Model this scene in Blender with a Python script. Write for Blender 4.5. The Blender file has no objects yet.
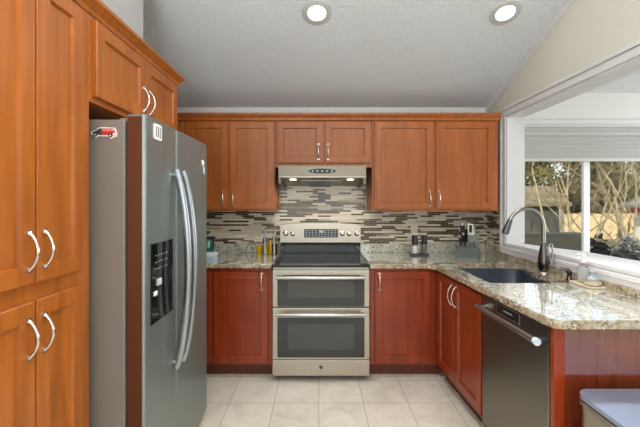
import bpy, bmesh, math, random
from mathutils import Vector, Matrix
random.seed(7)
S = bpy.context.scene
COL = S.collection
PI = math.pi

# ------------------------------------------------------------------ camera
cam_d = bpy.data.cameras.new('camera')
cam = bpy.data.objects.new('camera', cam_d); COL.objects.link(cam)
cam.location = (0, 0, 1.408); cam.rotation_euler = (PI/2, 0, 0)
cam_d.sensor_width = 36; cam_d.lens = 36*360/640
cam_d.shift_x = 2/640; cam_d.shift_y = -12/640
cam_d.clip_start = 0.02; cam_d.clip_end = 300
S.camera = cam

# ------------------------------------------------------------------ view, world, sun, large lights
S.view_settings.view_transform = 'Standard'; S.view_settings.look = 'None'
S.view_settings.gamma = 1; S.view_settings.use_curve_mapping = False
S.view_settings.exposure = 0.2
W = bpy.data.worlds.new('world'); S.world = W; W.use_nodes = True
wn = W.node_tree.nodes; wl = W.node_tree.links
sky = wn.new('ShaderNodeTexSky'); sky.sky_type = 'NISHITA'; sky.sun_disc = False
sky.sun_elevation = math.radians(38); sky.sun_rotation = math.radians(215)
sky.air_density = 1.0; sky.dust_density = 1.5
hs = wn.new('ShaderNodeHueSaturation'); hs.inputs['Saturation'].default_value = .45; hs.inputs['Value'].default_value = .95
wl.new(sky.outputs[0], hs.inputs['Color']); wl.new(hs.outputs[0], wn['Background'].inputs[0]); wn['Background'].inputs[1].default_value = 0.27

def light(name, kind, loc, rot, energy, color=(1, 1, 1), size=1, size_y=None, **kw):
    d = bpy.data.lights.new(name, kind); d.energy = energy; d.color = color
    if kind == 'AREA':
        d.size = size
        if size_y: d.shape = 'RECTANGLE'; d.size_y = size_y
    for k, v in kw.items(): setattr(d, k, v)
    o = bpy.data.objects.new(name, d); COL.objects.link(o)
    o.location = loc; o.rotation_euler = rot
    return o
sun = light('sun', 'SUN', (0, -10, 20), (math.radians(52), 0, math.radians(-30)), 4.4, (1, .93, .82), angle=.01)
light('rear_fill_light', 'AREA', (0.1, -3.3, 1.75), (PI/2, 0, 0), 52, (.9, .96, 1), 2.8, 2.2)  # added fill light; the rear wall has no window
light('left_fill_light', 'AREA', (-1.5, -1.2, 1.6), (PI/2, 0, -PI/2), 8, (1, .98, .96), 1.8, 1.6)  # added fill light at the left wall, where no window exists
light('sunroom_side_fill', 'AREA', (5.1, 2.2, 1.6), (PI/2, 0, PI/2), 60, (.95, .98, 1), 2.6, 1.8)  # area light added inside the side opening to boost the daylight

for _x, _y in ((-.55, -.35), (.4, -1.4)):
    light('ceiling_fill_uplight', 'AREA', (_x, _y, 1.85), (PI, 0, 0), 70 if _x < 0 else 20, (.94, .97, 1), .5)  # unseen uplights added to brighten the ceiling; no lamp stands there

# ------------------------------------------------------------------ materials
MATS = {}
def lin(c):
    f = lambda v: (v/255/12.92) if v/255 <= .04045 else ((v/255+.055)/1.055)**2.4
    return (f(c[0]), f(c[1]), f(c[2]), 1)
def mat(name, rgb=None, rough=.5, metal=0, **kw):
    m = bpy.data.materials.new(name); m.use_nodes = True
    b = m.node_tree.nodes['Principled BSDF']
    if rgb: b.inputs['Base Color'].default_value = lin(rgb)
    b.inputs['Roughness'].default_value = rough; b.inputs['Metallic'].default_value = metal
    for k, v in kw.items(): b.inputs[k.replace('_', ' ')].default_value = v
    MATS[name] = m
    return m
def nodes(m):
    nt = m.node_tree
    def N(t, **kw):
        n = nt.nodes.new(t)
        for k, v in kw.items():
            if k.startswith('i_'): n.inputs[k[2:].replace('_', ' ')].default_value = v
            else: setattr(n, k, v)
        return n
    return nt, N, nt.links.new, nt.nodes['Principled BSDF']
def ramp(N, stops, interp='LINEAR'):
    r = N('ShaderNodeValToRGB'); r.color_ramp.interpolation = interp
    e = r.color_ramp.elements
    while len(e) < len(stops): e.new(.5)
    for i, (p, c) in enumerate(stops): e[i].position = p; e[i].color = lin(c)
    return r
def wood(name, dark, light_, rough=.33, axis='z'):
    m = mat(name, light_, rough); nt, N, L, B = nodes(m)
    tc = N('ShaderNodeTexCoord'); mp = N('ShaderNodeMapping')
    mp.inputs['Scale'].default_value = {'z': (14, 14, 1.3), 'x': (1.3, 14, 14), 'y': (14, 1.3, 14)}[axis]
    L(tc.outputs['Object'], mp.inputs[0])
    n1 = N('ShaderNodeTexNoise', i_Scale=1.6, i_Detail=6, i_Distortion=.6); L(mp.outputs[0], n1.inputs['Vector'])
    n2 = N('ShaderNodeTexNoise', i_Scale=3.0, i_Detail=3); L(tc.outputs['Object'], n2.inputs['Vector'])
    mx = N('ShaderNodeMath', operation='MULTIPLY_ADD'); L(n1.outputs[0], mx.inputs[0]); mx.inputs[1].default_value = .7
    m2 = N('ShaderNodeMath', operation='MULTIPLY'); L(n2.outputs[0], m2.inputs[0]); m2.inputs[1].default_value = .3
    L(m2.outputs[0], mx.inputs[2])
    r = ramp(N, [(.32, dark), (.68, light_)]); L(mx.outputs[0], r.inputs[0]); L(r.outputs[0], B.inputs['Base Color'])
    bp = N('ShaderNodeBump', i_Strength=.015, i_Distance=.002); L(n1.outputs[0], bp.inputs['Height']); L(bp.outputs[0], B.inputs['Normal'])
    return m
WOOD = wood('cherry_wood', (148, 80, 25), (184, 106, 39))
WOODB = wood('cherry_wood_shaded', (114, 40, 12), (152, 58, 18), .3)  # same cherry as the pantry, weaker light put into a darker, redder tone
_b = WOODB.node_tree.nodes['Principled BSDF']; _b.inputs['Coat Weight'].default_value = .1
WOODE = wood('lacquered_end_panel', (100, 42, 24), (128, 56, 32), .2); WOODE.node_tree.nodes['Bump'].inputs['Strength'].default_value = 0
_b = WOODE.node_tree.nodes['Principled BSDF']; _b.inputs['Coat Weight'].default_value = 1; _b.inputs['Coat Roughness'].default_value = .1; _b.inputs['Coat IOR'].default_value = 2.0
WOODU = wood('cherry_wood_upper', (138, 72, 25), (172, 96, 38), .36)
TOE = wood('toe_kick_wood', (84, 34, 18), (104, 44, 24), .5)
DARK = mat('dark_interior', (32, 24, 20), .8)
STEEL = mat('stainless_steel', (168, 167, 164), .3, 1)
def brushed(name, rgb, rough, axis):
    m = mat(name, rgb, rough, 1); nt, N, L, B = nodes(m)
    tc = N('ShaderNodeTexCoord'); mp = N('ShaderNodeMapping')
    mp.inputs['Scale'].default_value = {'x': (2, 300, 300), 'y': (300, 2, 300), 'z': (300, 300, 2)}[axis]
    L(tc.outputs['Object'], mp.inputs[0])
    n = N('ShaderNodeTexNoise', i_Scale=1, i_Detail=2); L(mp.outputs[0], n.inputs['Vector'])
    bp = N('ShaderNodeBump', i_Strength=.06, i_Distance=.001); L(n.outputs[0], bp.inputs['Height']); L(bp.outputs[0], B.inputs['Normal'])
    return m
BSTEEL = brushed('brushed_stainless', (182, 174, 163), .36, 'x')
FRIDGE = brushed('dark_stainless_door', (140, 149, 147), .38, 'z'); FRIDGE.node_tree.nodes['Principled BSDF'].inputs['Metallic'].default_value = .75
DWM = brushed('dishwasher_stainless', (128, 124, 116), .33, 'y')
FSIDE = mat('fridge_side_paint', (130, 121, 114), .42)
FEDGE = mat('fridge_edge_wood_reflection', (118, 78, 58), .35, .8)  # steel edge with the brown of reflected wood put into its colour
HANDLE = mat('satin_nickel', (214, 208, 200), .25, 1)
GREYMETAL = mat('grey_metal', (160, 165, 170), .32, 1)
BLACKG = mat('black_glass', (14, 15, 17), .06)
OVENG = mat('oven_glass', (46, 47, 47), .12, 0)
OVENW = mat('oven_window', (66, 66, 63), .12, 0)
BLACK = mat('black_plastic', (24, 25, 27), .4)
CHAR = mat('charcoal_plastic', (58, 62, 64), .4)
DISP = mat('display_grey', (62, 66, 70), .25)
DIGIT = mat('display_print', (170, 178, 180), .5)
WHITE = mat('white_paint', (214, 215, 215), .45)
WHITEP = mat('white_plastic', (238, 238, 234), .4)
VINYL = mat('white_vinyl', (240, 240, 242), .35)
WALL = mat('wall_paint', (212, 209, 197), .75)
WALLW = mat('sunroom_wall_paint', (226, 224, 220), .75)
SHADE = mat('grey_shade_fabric', (176, 176, 172), .85)
RED = mat('red_print', (200, 38, 36), .5)
PALEB = mat('pale_blue_card', (178, 196, 206), .6)
TEAL = mat('screen_green', (40, 92, 84), .25, Emission_Color=lin((30, 90, 80)), Emission_Strength=.35)
SINK = mat('sink_composite', (58, 66, 78), .35)
BRONZE = mat('dark_nickel', (98, 96, 92), .25, 1)
SPRAY = mat('gunmetal', (92, 92, 92), .3, 1)
def glass(name, rgb, rough=.02):
    m = mat(name, rgb, rough); b = m.node_tree.nodes['Principled BSDF']
    b.inputs['Transmission Weight'].default_value = 1; b.inputs['IOR'].default_value = 1.3
    return m
CGLASS = glass('clear_glass', (240, 246, 246))
OIL = glass('golden_oil', (224, 176, 20)); OIL2 = mat('amber_oil', (196, 150, 20), .15)
DOIL = mat('dark_vinegar', (70, 40, 14), .15)
CREAM = mat('cream_ceramic', (224, 216, 196), .3)
TRAYM = mat('bamboo_tray', (196, 180, 150), .5)

def pane_mat():
    m = bpy.data.materials.new('window_glass'); m.use_nodes = True
    nt = m.node_tree; nt.nodes.remove(nt.nodes['Principled BSDF'])
    t = nt.nodes.new('ShaderNodeBsdfTransparent'); t.inputs[0].default_value = (.93, .95, .95, 1)
    g = nt.nodes.new('ShaderNodeBsdfGlossy'); g.inputs['Roughness'].default_value = .01
    f = nt.nodes.new('ShaderNodeFresnel'); f.inputs[0].default_value = 1.1
    x = nt.nodes.new('ShaderNodeMixShader')
    nt.links.new(f.outputs[0], x.inputs[0]); nt.links.new(t.outputs[0], x.inputs[1]); nt.links.new(g.outputs[0], x.inputs[2])
    nt.links.new(x.outputs[0], nt.nodes['Material Output'].inputs[0])
    return m
PANE = pane_mat()
def ceiling_mat():
    m = mat('textured_ceiling', (216, 221, 225), .9); nt, N, L, B = nodes(m)
    tc = N('ShaderNodeTexCoord')
    n = N('ShaderNodeTexNoise', i_Scale=60, i_Detail=4); L(tc.outputs['Object'], n.inputs['Vector'])
    v = N('ShaderNodeTexVoronoi', i_Scale=75); L(tc.outputs['Object'], v.inputs['Vector'])
    a = N('ShaderNodeMath', operation='ADD'); L(n.outputs[0], a.inputs[0]); L(v.outputs[0], a.inputs[1])
    bp = N('ShaderNodeBump', i_Strength=.8, i_Distance=.008); L(a.outputs[0], bp.inputs['Height']); L(bp.outputs[0], B.inputs['Normal'])
    return m
CEIL = ceiling_mat()
def granite(name='granite', stops=((.3, (128, 126, 110)), (.42, (172, 168, 150)), (.55, (194, 196, 181)), (.72, (206, 210, 200)))):
    m = mat(name, (190, 192, 178), .06); nt, N, L, B = nodes(m); B.inputs['Coat Weight'].default_value = 1; B.inputs['Coat Roughness'].default_value = .02; B.inputs['Coat IOR'].default_value = 1.7
    tc = N('ShaderNodeTexCoord')
    n1 = N('ShaderNodeTexNoise', i_Scale=26, i_Detail=6, i_Roughness=.65); L(tc.outputs['Object'], n1.inputs['Vector'])
    r1 = ramp(N, list(stops)); L(n1.outputs[0], r1.inputs[0])
    v = N('ShaderNodeTexVoronoi', i_Scale=120); L(tc.outputs['Object'], v.inputs['Vector'])
    sp = N('ShaderNodeSeparateColor'); L(v.outputs['Color'], sp.inputs[0])
    r2 = ramp(N, [(0, (0, 0, 0)), (.70, (255, 255, 255))], 'CONSTANT'); L(sp.outputs[0], r2.inputs[0])
    r3 = ramp(N, [(0, (62, 56, 50)), (.35, (120, 88, 56)), (.6, (120, 122, 112)), (.82, (224, 222, 214))], 'CONSTANT'); L(sp.outputs[1], r3.inputs[0])
    n3 = N('ShaderNodeTexNoise', i_Scale=9, i_Detail=3); L(tc.outputs['Object'], n3.inputs['Vector'])
    r4 = ramp(N, [(.36, (80, 80, 80)), (.58, (255, 255, 255))]); L(n3.outputs[0], r4.inputs[0])
    mu = N('ShaderNodeMix', data_type='FLOAT'); 
    k = N('ShaderNodeMath', operation='MULTIPLY'); L(r2.outputs[0], k.inputs[0]); L(r4.outputs[0], k.inputs[1])
    mx = N('ShaderNodeMix', data_type='RGBA'); L(k.outputs[0], mx.inputs[0]); L(r1.outputs[0], mx.inputs[6]); L(r3.outputs[0], mx.inputs[7])
    L(mx.outputs[2], B.inputs['Base Color'])
    return m
GRAN = granite()
GEDGE = granite('granite_cut_edge', ((.3, (104, 78, 54)), (.42, (156, 134, 102)), (.55, (184, 172, 146)), (.72, (200, 196, 180))))
def cut_edge(o):
    o.data.materials.append(GEDGE)
    for p in o.data.polygons:
        if abs(p.normal.z) < .6: p.material_index = 1
def mosaic(name, axis):
    m = mat(name, (190, 180, 160), .18); nt, N, L, B = nodes(m)
    tc = N('ShaderNodeTexCoord'); s = N('ShaderNodeSeparateXYZ'); c = N('ShaderNodeCombineXYZ')
    L(tc.outputs['Object'], s.inputs[0]); L(s.outputs[axis], c.inputs[0]); L(s.outputs[2], c.inputs[1])
    b = N('ShaderNodeTexBrick', offset=.41, offset_frequency=2, squash=1.7, squash_frequency=3)
    b.inputs['Color1'].default_value = (0, 0, 0, 1); b.inputs['Color2'].default_value = (1, 1, 1, 1); b.inputs['Mortar'].default_value = (.5, .5, .5, 1)
    b.inputs['Scale'].default_value = 1; b.inputs['Brick Width'].default_value = .125; b.inputs['Row Height'].default_value = .0172
    b.inputs['Mortar Size'].default_value = .0011; b.inputs['Mortar Smooth'].default_value = .1; b.inputs['Bias'].default_value = 0
    L(c.outputs[0], b.inputs['Vector'])
    r = ramp(N, [(0, (60, 44, 30)), (.21, (210, 201, 180)), (.34, (72, 56, 36)), (.45, (200, 191, 172)), (.57, (222, 214, 194)), (.70, (122, 110, 90)), (.77, (212, 198, 178)), (.87, (168, 160, 142)), (.92, (66, 44, 32))], 'CONSTANT')
    L(b.outputs['Color'], r.inputs[0])
    mx = N('ShaderNodeMix', data_type='RGBA'); L(b.outputs['Fac'], mx.inputs[0]); L(r.outputs[0], mx.inputs[6]); mx.inputs[7].default_value = lin((200, 192, 172))
    L(mx.outputs[2], B.inputs['Base Color'])
    bp = N('ShaderNodeBump', i_Strength=.4, i_Distance=.001); bp.invert = True; L(b.outputs['Fac'], bp.inputs['Height']); L(bp.outputs[0], B.inputs['Normal'])
    return m
MOSX = mosaic('mosaic_tile_back', 0); MOSY = mosaic('mosaic_tile_side', 1)
def floor_mat():
    m = mat('floor_tile', (214, 203, 186), .3); nt, N, L, B = nodes(m)
    tc = N('ShaderNodeTexCoord'); mp = N('ShaderNodeMapping'); mp.inputs['Location'].default_value = (-.005+.312*10, -2.515+.312*20, 0)
    L(tc.outputs['Object'], mp.inputs[0])
    b = N('ShaderNodeTexBrick', offset=0, squash=1)
    b.inputs['Color1'].default_value = (.3, .3, .3, 1); b.inputs['Color2'].default_value = (.7, .7, .7, 1)
    b.inputs['Scale'].default_value = 1; b.inputs['Brick Width'].default_value = .312; b.inputs['Row Height'].default_value = .312
    b.inputs['Mortar Size'].default_value = .0026; b.inputs['Mortar Smooth'].default_value = .3
    L(mp.outputs[0], b.inputs['Vector'])
    n = N('ShaderNodeTexNoise', i_Scale=5, i_Detail=6, i_Roughness=.65, i_Distortion=1); L(tc.outputs['Object'], n.inputs['Vector'])
    ad = N('ShaderNodeMath', operation='MULTIPLY_ADD'); L(b.outputs['Color'], ad.inputs[0]); ad.inputs[1].default_value = .35; L(n.outputs[0], ad.inputs[2])
    r = ramp(N, [(.45, (196, 187, 170)), (.68, (212, 205, 190)), (.9, (222, 216, 204))]); L(ad.outputs[0], r.inputs[0])
    mx = N('ShaderNodeMix', data_type='RGBA'); L(b.outputs['Fac'], mx.inputs[0]); L(r.outputs[0], mx.inputs[6]); mx.inputs[7].default_value = lin((160, 146, 126))
    L(mx.outputs[2], B.inputs['Base Color'])
    bp = N('ShaderNodeBump', i_Strength=.3, i_Distance=.002); bp.invert = True; L(b.outputs['Fac'], bp.inputs['Height']); L(bp.outputs[0], B.inputs['Normal'])
    return m
FLOOR = floor_mat()
def noisy(name, a, b, scale, rough=.9):
    m = mat(name, a, rough); nt, N, L, B = nodes(m)
    tc = N('ShaderNodeTexCoord'); n = N('ShaderNodeTexNoise', i_Scale=scale, i_Detail=5); L(tc.outputs['Object'], n.inputs['Vector'])
    r = ramp(N, [(.35, a), (.65, b)]); L(n.outputs[0], r.inputs[0]); L(r.outputs[0], B.inputs['Base Color'])
    return m
BARK = noisy('pale_bark', (126, 110, 82), (180, 164, 132), 6)
TWIG = noisy('twig_bark', (92, 80, 50), (130, 114, 76), 6)
LEAF1 = noisy('olive_leaves', (56, 62, 30), (116, 112, 58), 1.2)
LEAF2 = noisy('dark_green_leaves', (36, 46, 24), (84, 90, 46), 1.2)
LEAF3 = noisy('brown_olive_leaves', (62, 54, 32), (112, 98, 60), 1.2)
SHRUB = noisy('dark_shrub_leaves', (20, 22, 20), (60, 62, 58), 3)
GSHRUB = noisy('grey_shrub_leaves', (84, 88, 84), (134, 136, 128), 3)
LAWN = noisy('lawn', (78, 84, 48), (112, 108, 66), 2)
FENCEM = noisy('fence_wood', (186, 158, 114), (212, 186, 144), 3)
SHEDW = mat('shed_wall_paint', (80, 78, 70), .8); SHEDR = noisy('shed_roof', (112, 100, 80), (136, 124, 100), 4)
DGREY = mat('dark_grey_wall', (70, 68, 58), .7)
GROOF = mat('grey_roof', (128, 128, 118), .8)
EMIT = bpy.data.materials.new('lamp_lens'); EMIT.use_nodes = True
_b = EMIT.node_tree.nodes['Principled BSDF']; _b.inputs['Emission Color'].default_value = (1, .96, .9, 1); _b.inputs['Emission Strength'].default_value = 9
HEMIT = bpy.data.materials.new('hood_lamp_lens'); HEMIT.use_nodes = True
_b = HEMIT.node_tree.nodes['Principled BSDF']; _b.inputs['Emission Color'].default_value = (1, .93, .82, 1); _b.inputs['Emission Strength'].default_value = 3

# ------------------------------------------------------------------ mesh helpers
def box(bm, x0, x1, y0, y1, z0, z1, bev=0, seg=2):
    vs = [bm.verts.new((x, y, z)) for x in (x0, x1) for y in (y0, y1) for z in (z0, z1)]
    fs = [bm.faces.new([vs[i] for i in q]) for q in ((0, 1, 3, 2), (4, 6, 7, 5), (0, 4, 5, 1), (2, 3, 7, 6), (0, 2, 6, 4), (1, 5, 7, 3))]
    if bev:
        es = list({e for f in fs for e in f.edges})
        bmesh.ops.bevel(bm, geom=es, offset=bev, segments=seg, affect='EDGES', profile=.5)
def tube(bm, pts, r, seg=10, cap=True, flat=None):
    pts = [Vector(p) for p in pts]; n = len(pts)
    rs = r if isinstance(r, (list, tuple)) else [r]*n
    rings = []; prev = None
    for i, p in enumerate(pts):
        t = (pts[min(i+1, n-1)]-pts[max(i-1, 0)]).normalized()
        if prev is None:
            a = Vector((0, 0, 1)) if abs(t.z) < .9 else Vector((0, 1, 0))
            u = t.cross(a).normalized()
        else:
            u = (prev - t*prev.dot(t))
            u = u.normalized() if u.length > 1e-6 else t.orthogonal().normalized()
        prev = u; v = t.cross(u)
        fu, fv = flat if flat else (1, 1)
        rings.append([bm.verts.new(p + (u*math.cos(2*PI*k/seg)*fu + v*math.sin(2*PI*k/seg)*fv)*rs[i]) for k in range(seg)])
    for a, b in zip(rings, rings[1:]):
        for k in range(seg): bm.faces.new((a[k], a[(k+1) % seg], b[(k+1) % seg], b[k]))
    if cap:
        bm.faces.new(rings[0][::-1]); bm.faces.new(rings[-1])
def lathe(bm, prof, c=(0, 0, 0), seg=24, M=None):
    rings = []; c = Vector(c)
    T = M or Matrix.Identity(3)
    for r, z in prof:
        rings.append([bm.verts.new(c + T @ Vector((max(r, 1e-4)*math.cos(2*PI*k/seg), max(r, 1e-4)*math.sin(2*PI*k/seg), z))) for k in range(seg)])
    for a, b in zip(rings, rings[1:]):
        for k in range(seg): bm.faces.new((a[k], a[(k+1) % seg], b[(k+1) % seg], b[k]))
    bm.faces.new(rings[0][::-1]); bm.faces.new(rings[-1])
def prism(bm, poly, d0, d1, axis):
    """poly extruded along axis; axis 'x': (y,z), 'y': (x,z), 'z': (x,y)"""
    f = {'x': lambda a, b, d: (d, a, b), 'y': lambda a, b, d: (a, d, b), 'z': lambda a, b, d: (a, b, d)}[axis]
    A = [bm.verts.new(f(a, b, d0)) for a, b in poly]; B = [bm.verts.new(f(a, b, d1)) for a, b in poly]
    n = len(poly)
    for i in range(n): bm.faces.new((A[i], A[(i+1) % n], B[(i+1) % n], B[i]))
    bm.faces.new(A[::-1]); bm.faces.new(B)
def rrect(x0, x1, y0, y1, r, seg=5):
    out = []
    for cx, cy, a0 in ((x1-r, y1-r, 0), (x0+r, y1-r, 90), (x0+r, y0+r, 180), (x1-r, y0+r, 270)):
        for k in range(seg+1):
            a = math.radians(a0+90*k/seg); out.append((cx+r*math.cos(a), cy+r*math.sin(a)))
    return out
def chaikin(p, n=2):
    for _ in range(n):
        q = []
        for i in range(len(p)):
            a, b = p[i], p[(i+1) % len(p)]
            q += [(a[0]*.75+b[0]*.25, a[1]*.75+b[1]*.25), (a[0]*.25+b[0]*.75, a[1]*.25+b[1]*.75)]
        p = q
    return p
def root_of(o):
    while o.parent: o = o.parent
    return o
def mk(name, build, m, parent=None, smooth=False, label=None, local=False):
    bm = bmesh.new(); build(bm)
    if parent and not local: bmesh.ops.translate(bm, verts=bm.verts, vec=-root_of(parent).location)
    bmesh.ops.recalc_face_normals(bm, faces=bm.faces)
    me = bpy.data.meshes.new(name); bm.to_mesh(me); bm.free()
    me.materials.append(m)
    if smooth:
        for p in me.polygons: p.use_smooth = True
        try: me.set_sharp_from_angle(angle=math.radians(42))
        except Exception: pass
    o = bpy.data.objects.new(name, me); COL.objects.link(o)
    if parent: o.parent = parent
    if label: o['label'] = label
    return o
def thing(name, label, cat, loc, group=None):
    o = bpy.data.objects.new(name, None); COL.objects.link(o); o.location = loc; o.empty_display_size = .1
    o['label'] = label; o['category'] = cat
    if group: o['group'] = group
    return o
def tag(o, label, cat, group=None):
    o['label'] = label; o['category'] = cat
    if group: o['group'] = group
    return o
def recenter(o, loc):
    loc = Vector(loc); o.data.transform(Matrix.Translation(-loc)); o.location = loc
    return o
def struct(name, build, m, label=None, parent=None, smooth=False):
    o = mk(name, build, m, parent, smooth)
    if not parent: o['kind'] = 'structure'
    if label: o['label'] = label
    return o
def boxes(lst, bev=0):
    def f(bm):
        for b in lst: box(bm, *b, bev=bev)
    return f
def shaker(bm, O, u, n, w, h, t=.02, stile=.058, rec=.012):
    O, u, n, v = Vector(O), Vector(u), Vector(n), Vector((0, 0, 1))
    def loop(ins, d): return [bm.verts.new(O+u*a+v*b+n*d) for a, b in ((ins, ins), (w-ins, ins), (w-ins, h-ins), (ins, h-ins))]
    Ls = [loop(0, 0), loop(0, t-.003), loop(.003, t), loop(stile, t), loop(stile+.004, t-rec)]
    for a, b in zip(Ls, Ls[1:]):
        for k in range(4): bm.faces.new((a[k], a[(k+1) % 4], b[(k+1) % 4], b[k]))
    bm.faces.new(Ls[0][::-1]); bm.faces.new(Ls[-1])
def pull(bm, p0, p1, n, depth=.03, r=.0052):
    p0, p1, n = Vector(p0), Vector(p1), Vector(n)
    pts = []
    for k in range(13):
        f = k/12; pts.append(p0.lerp(p1, f) + n*(depth*math.sin(PI*f)**.75 + .001))
    tube(bm, pts, [r*1.5]+[r]*4+[r*1.15]*3+[r]*4+[r*1.5], 10)
    for p in (p0, p1): tube(bm, [p, p+n*.005], r*2, 12)
def door(parent, O, u, n, w, h, m, hp=None, hlen=.125, stile=.058):
    d = mk('door', lambda bm: shaker(bm, O, u, n, w, h, stile=stile), m, parent)
    if hp:
        a = Vector(O)+Vector(u)*hp[0]+Vector((0, 0, hp[1]))+Vector(n)*.02
        mk('handle', lambda bm: pull(bm, a, a+Vector((0, 0, hlen)), n), HANDLE, d, True, 'brushed nickel arched handle')
    return d

# ------------------------------------------------------------------ the setting
YB, XR, XL = 3.53, 1.66, -1.57
SL = .362
def zc(y): return 2.312 + SL*(YB-y)
JY, JY0 = 3.17, .9            # opening in the right wall
SILL, HEAD = 1.046, 2.16
struct('floor', boxes([(XL-.15, 5.4, -3.7, 4.2, -.1, 0)]), FLOOR)
struct('ceiling', lambda bm: prism(bm, [(YB+.15, zc(YB+.15)), (0, zc(0)), (-3.7, zc(0)), (-3.7, zc(0)+.12), (0, zc(0)+.12), (YB+.15, zc(YB+.15)+.12)], XL-.15, XR+.15, 'x'), CEIL)
struct('wall_back', boxes([(XL-.15, XR, YB, YB+.15, 0, 2.45)]), WALL)
struct('wall_left', lambda bm: prism(bm, [(-3.55, 0), (YB, 0), (YB, zc(YB)), (0, zc(0)), (-3.55, zc(0))], XL-.15, XL, 'x'), WALL)
def wall_right(bm):
    X0, X1 = XR, XR+.15
    box(bm, X0, X1, JY, 4.05, 0, zc(YB))                     # beyond the opening
    prism(bm, [(JY, zc(YB)), (YB, zc(YB)), (JY, zc(JY))], X0, X1, 'x')
    prism(bm, [(JY0, HEAD), (JY, HEAD), (JY, zc(JY)), (JY0, zc(JY0))], X0, X1, 'x')
    box(bm, X0, X1, JY0, JY, 0, SILL-.03)
    prism(bm, [(-3.55, 0), (JY0, 0), (JY0, zc(JY0)), (0, zc(0)), (-3.55, zc(0))], X0, X1, 'x')
struct('wall_right', wall_right, WALL)
struct('wall_rear', boxes([(XL-.15, XR+.15, -3.7, -3.55, 0, zc(0))]), WALL)
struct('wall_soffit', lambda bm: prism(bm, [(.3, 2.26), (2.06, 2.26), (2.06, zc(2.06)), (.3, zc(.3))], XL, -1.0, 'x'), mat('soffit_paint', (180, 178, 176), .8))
# trims
struct('trim_1', lambda bm: prism(bm, [(YB, 2.252), (YB-.018, 2.252), (YB-.03, 2.28), (YB-.03, zc(YB-.03)), (YB, zc(YB))], XL, XR, 'x'), WHITE, 'white moulding along the top of the back wall')
struct('trim_2', lambda bm: prism(bm, [(YB-.03, zc(YB-.03)-.05), (.0, zc(0)-.05), (0, zc(0)), (YB-.03, zc(YB-.03))], XR-.03, XR, 'x'), WHITE, 'white moulding along the sloped ceiling and right wall')
def casing(bm):
    a = XR-.02
    for (w0, w1, d) in ((0, .05, .014), (.05, .077, .026)):
        box(bm, XR-d, XR, JY0-w1, JY+w1, HEAD+w0, HEAD+w1, .003, 1)
        box(bm, XR-d, XR, JY+w0, JY+w1, SILL-.034, HEAD+w0, .003, 1)
        box(bm, XR-d, XR, JY0-w1, JY0-w0, SILL-.034, HEAD+w0, .003, 1)
struct('trim_3', casing, WHITE, 'white stepped casing round the opening')
def jamb(bm):
    box(bm, XR-.002, XR+.153, JY-.012, JY, SILL, HEAD)
    box(bm, XR-.002, XR+.153, JY0, JY0+.012, SILL, HEAD)
    box(bm, XR-.002, XR+.153, JY0, JY, HEAD-.012, HEAD)
struct('trim_4', jamb, WHITE, 'white jamb lining of the opening')
def ledge(bm):
    prism(bm, [(XR-.024, JY), (XR-.024, JY0), (2.06, JY0), (1.96, 2.19), (1.925, 2.635), (XR+.15, 2.9), (XR+.1, JY)], SILL-.02, SILL, 'z')
    box(bm, XR-.016, XR, JY0, JY, SILL-.034, SILL-.02)
    box(bm, XR-.024, XR, JY0-.077, JY+.077, SILL-.06, SILL-.034, .003, 1)
    box(bm, XR-.016, XR, JY0-.077, JY+.077, .956, SILL-.06)
    prism(bm, [(XR+.15, JY0), (2.02, JY0), (1.92, 2.19), (1.89, 2.6), (XR+.15, 2.8)], .9, SILL-.02, 'z')
struct('trim_5', ledge, VINYL, 'white sill ledge of the opening over the sink')
# sunroom beyond the opening
SY = 4.05
WX0, WX1, WZ0, WZ1 = 2.12, 4.6, .62, 2.24
struct('wall_sunroom_back', boxes([(XR+.15, WX0, SY, SY+.15, 0, 2.75), (WX1, 5.35, SY, SY+.15, 0, 2.75), (WX0, WX1, SY, SY+.15, 0, WZ0), (WX0, WX1, SY, SY+.15, WZ1, 2.75)]), WALLW)
struct('wall_sunroom_right', boxes([(5.2, 5.35, .3, .9, 0, 2.75), (5.2, 5.35, 3.5, SY, 0, 2.75), (5.2, 5.35, .9, 3.5, 0, .7), (5.2, 5.35, .9, 3.5, 2.5, 2.75)]), WALLW)
struct('wall_sunroom_front', boxes([(XR+.15, 5.35, .15, .3, 0, 2.75)]), WALLW)
struct('ceiling_sunroom', boxes([(XR+.15, 5.35, .15, SY+.15, 2.63, 2.75)]), WHITE)
w1 = struct('window_1', boxes([(WX0, WX0+.05, SY+.05, SY+.08, WZ0, WZ1), (WX1-.05, WX1, SY+.05, SY+.08, WZ0, WZ1), (WX0, WX1, SY+.05, SY+.08, WZ0, WZ0+.05), (WX0, WX1, SY+.05, SY+.08, WZ1-.05, WZ1), (3.02, 3.095, SY+.045, SY+.08, WZ0, WZ1)], .004), VINYL, 'white sliding window in the far wall of the sunroom')
for a, b in ((WX0+.05, 3.02), (3.095, WX1-.05)):
    mk('window_pane', boxes([(a, b, SY+.065, SY+.071, WZ0+.05, WZ1-.05)]), PANE, w1)
struct('trim_6', boxes([(WX0-.07, WX1+.07, SY-.018, SY, WZ1, WZ1+.035), (WX0-.07, WX1+.07, SY-.026, SY, WZ1+.035, WZ1+.085), (WX0-.07, WX0, SY-.018, SY, WZ0-.07, WZ1), (WX1, WX1+.07, SY-.018, SY, WZ0-.07, WZ1)], .003), WHITE, 'white casing of the sunroom window')
t = thing('window_shade', 'grey fabric shade half lowered over the window beyond the sink', 'window shade', (3.36, SY-.03, 1.86))
mk('headrail', boxes([(WX0+.02, WX1-.02, SY-.055, SY+.005, 2.175, 2.232), (WX0+.02, WX1-.02, SY-.05, SY+.0, 2.135, 2.165)], .004), SHADE, t)
mk('valance_strip', boxes([(WX0+.02, WX1-.02, SY-.06, SY-.05, 2.16, 2.172)], .002), WHITE, t, label='white strip under the headrail')
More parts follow.
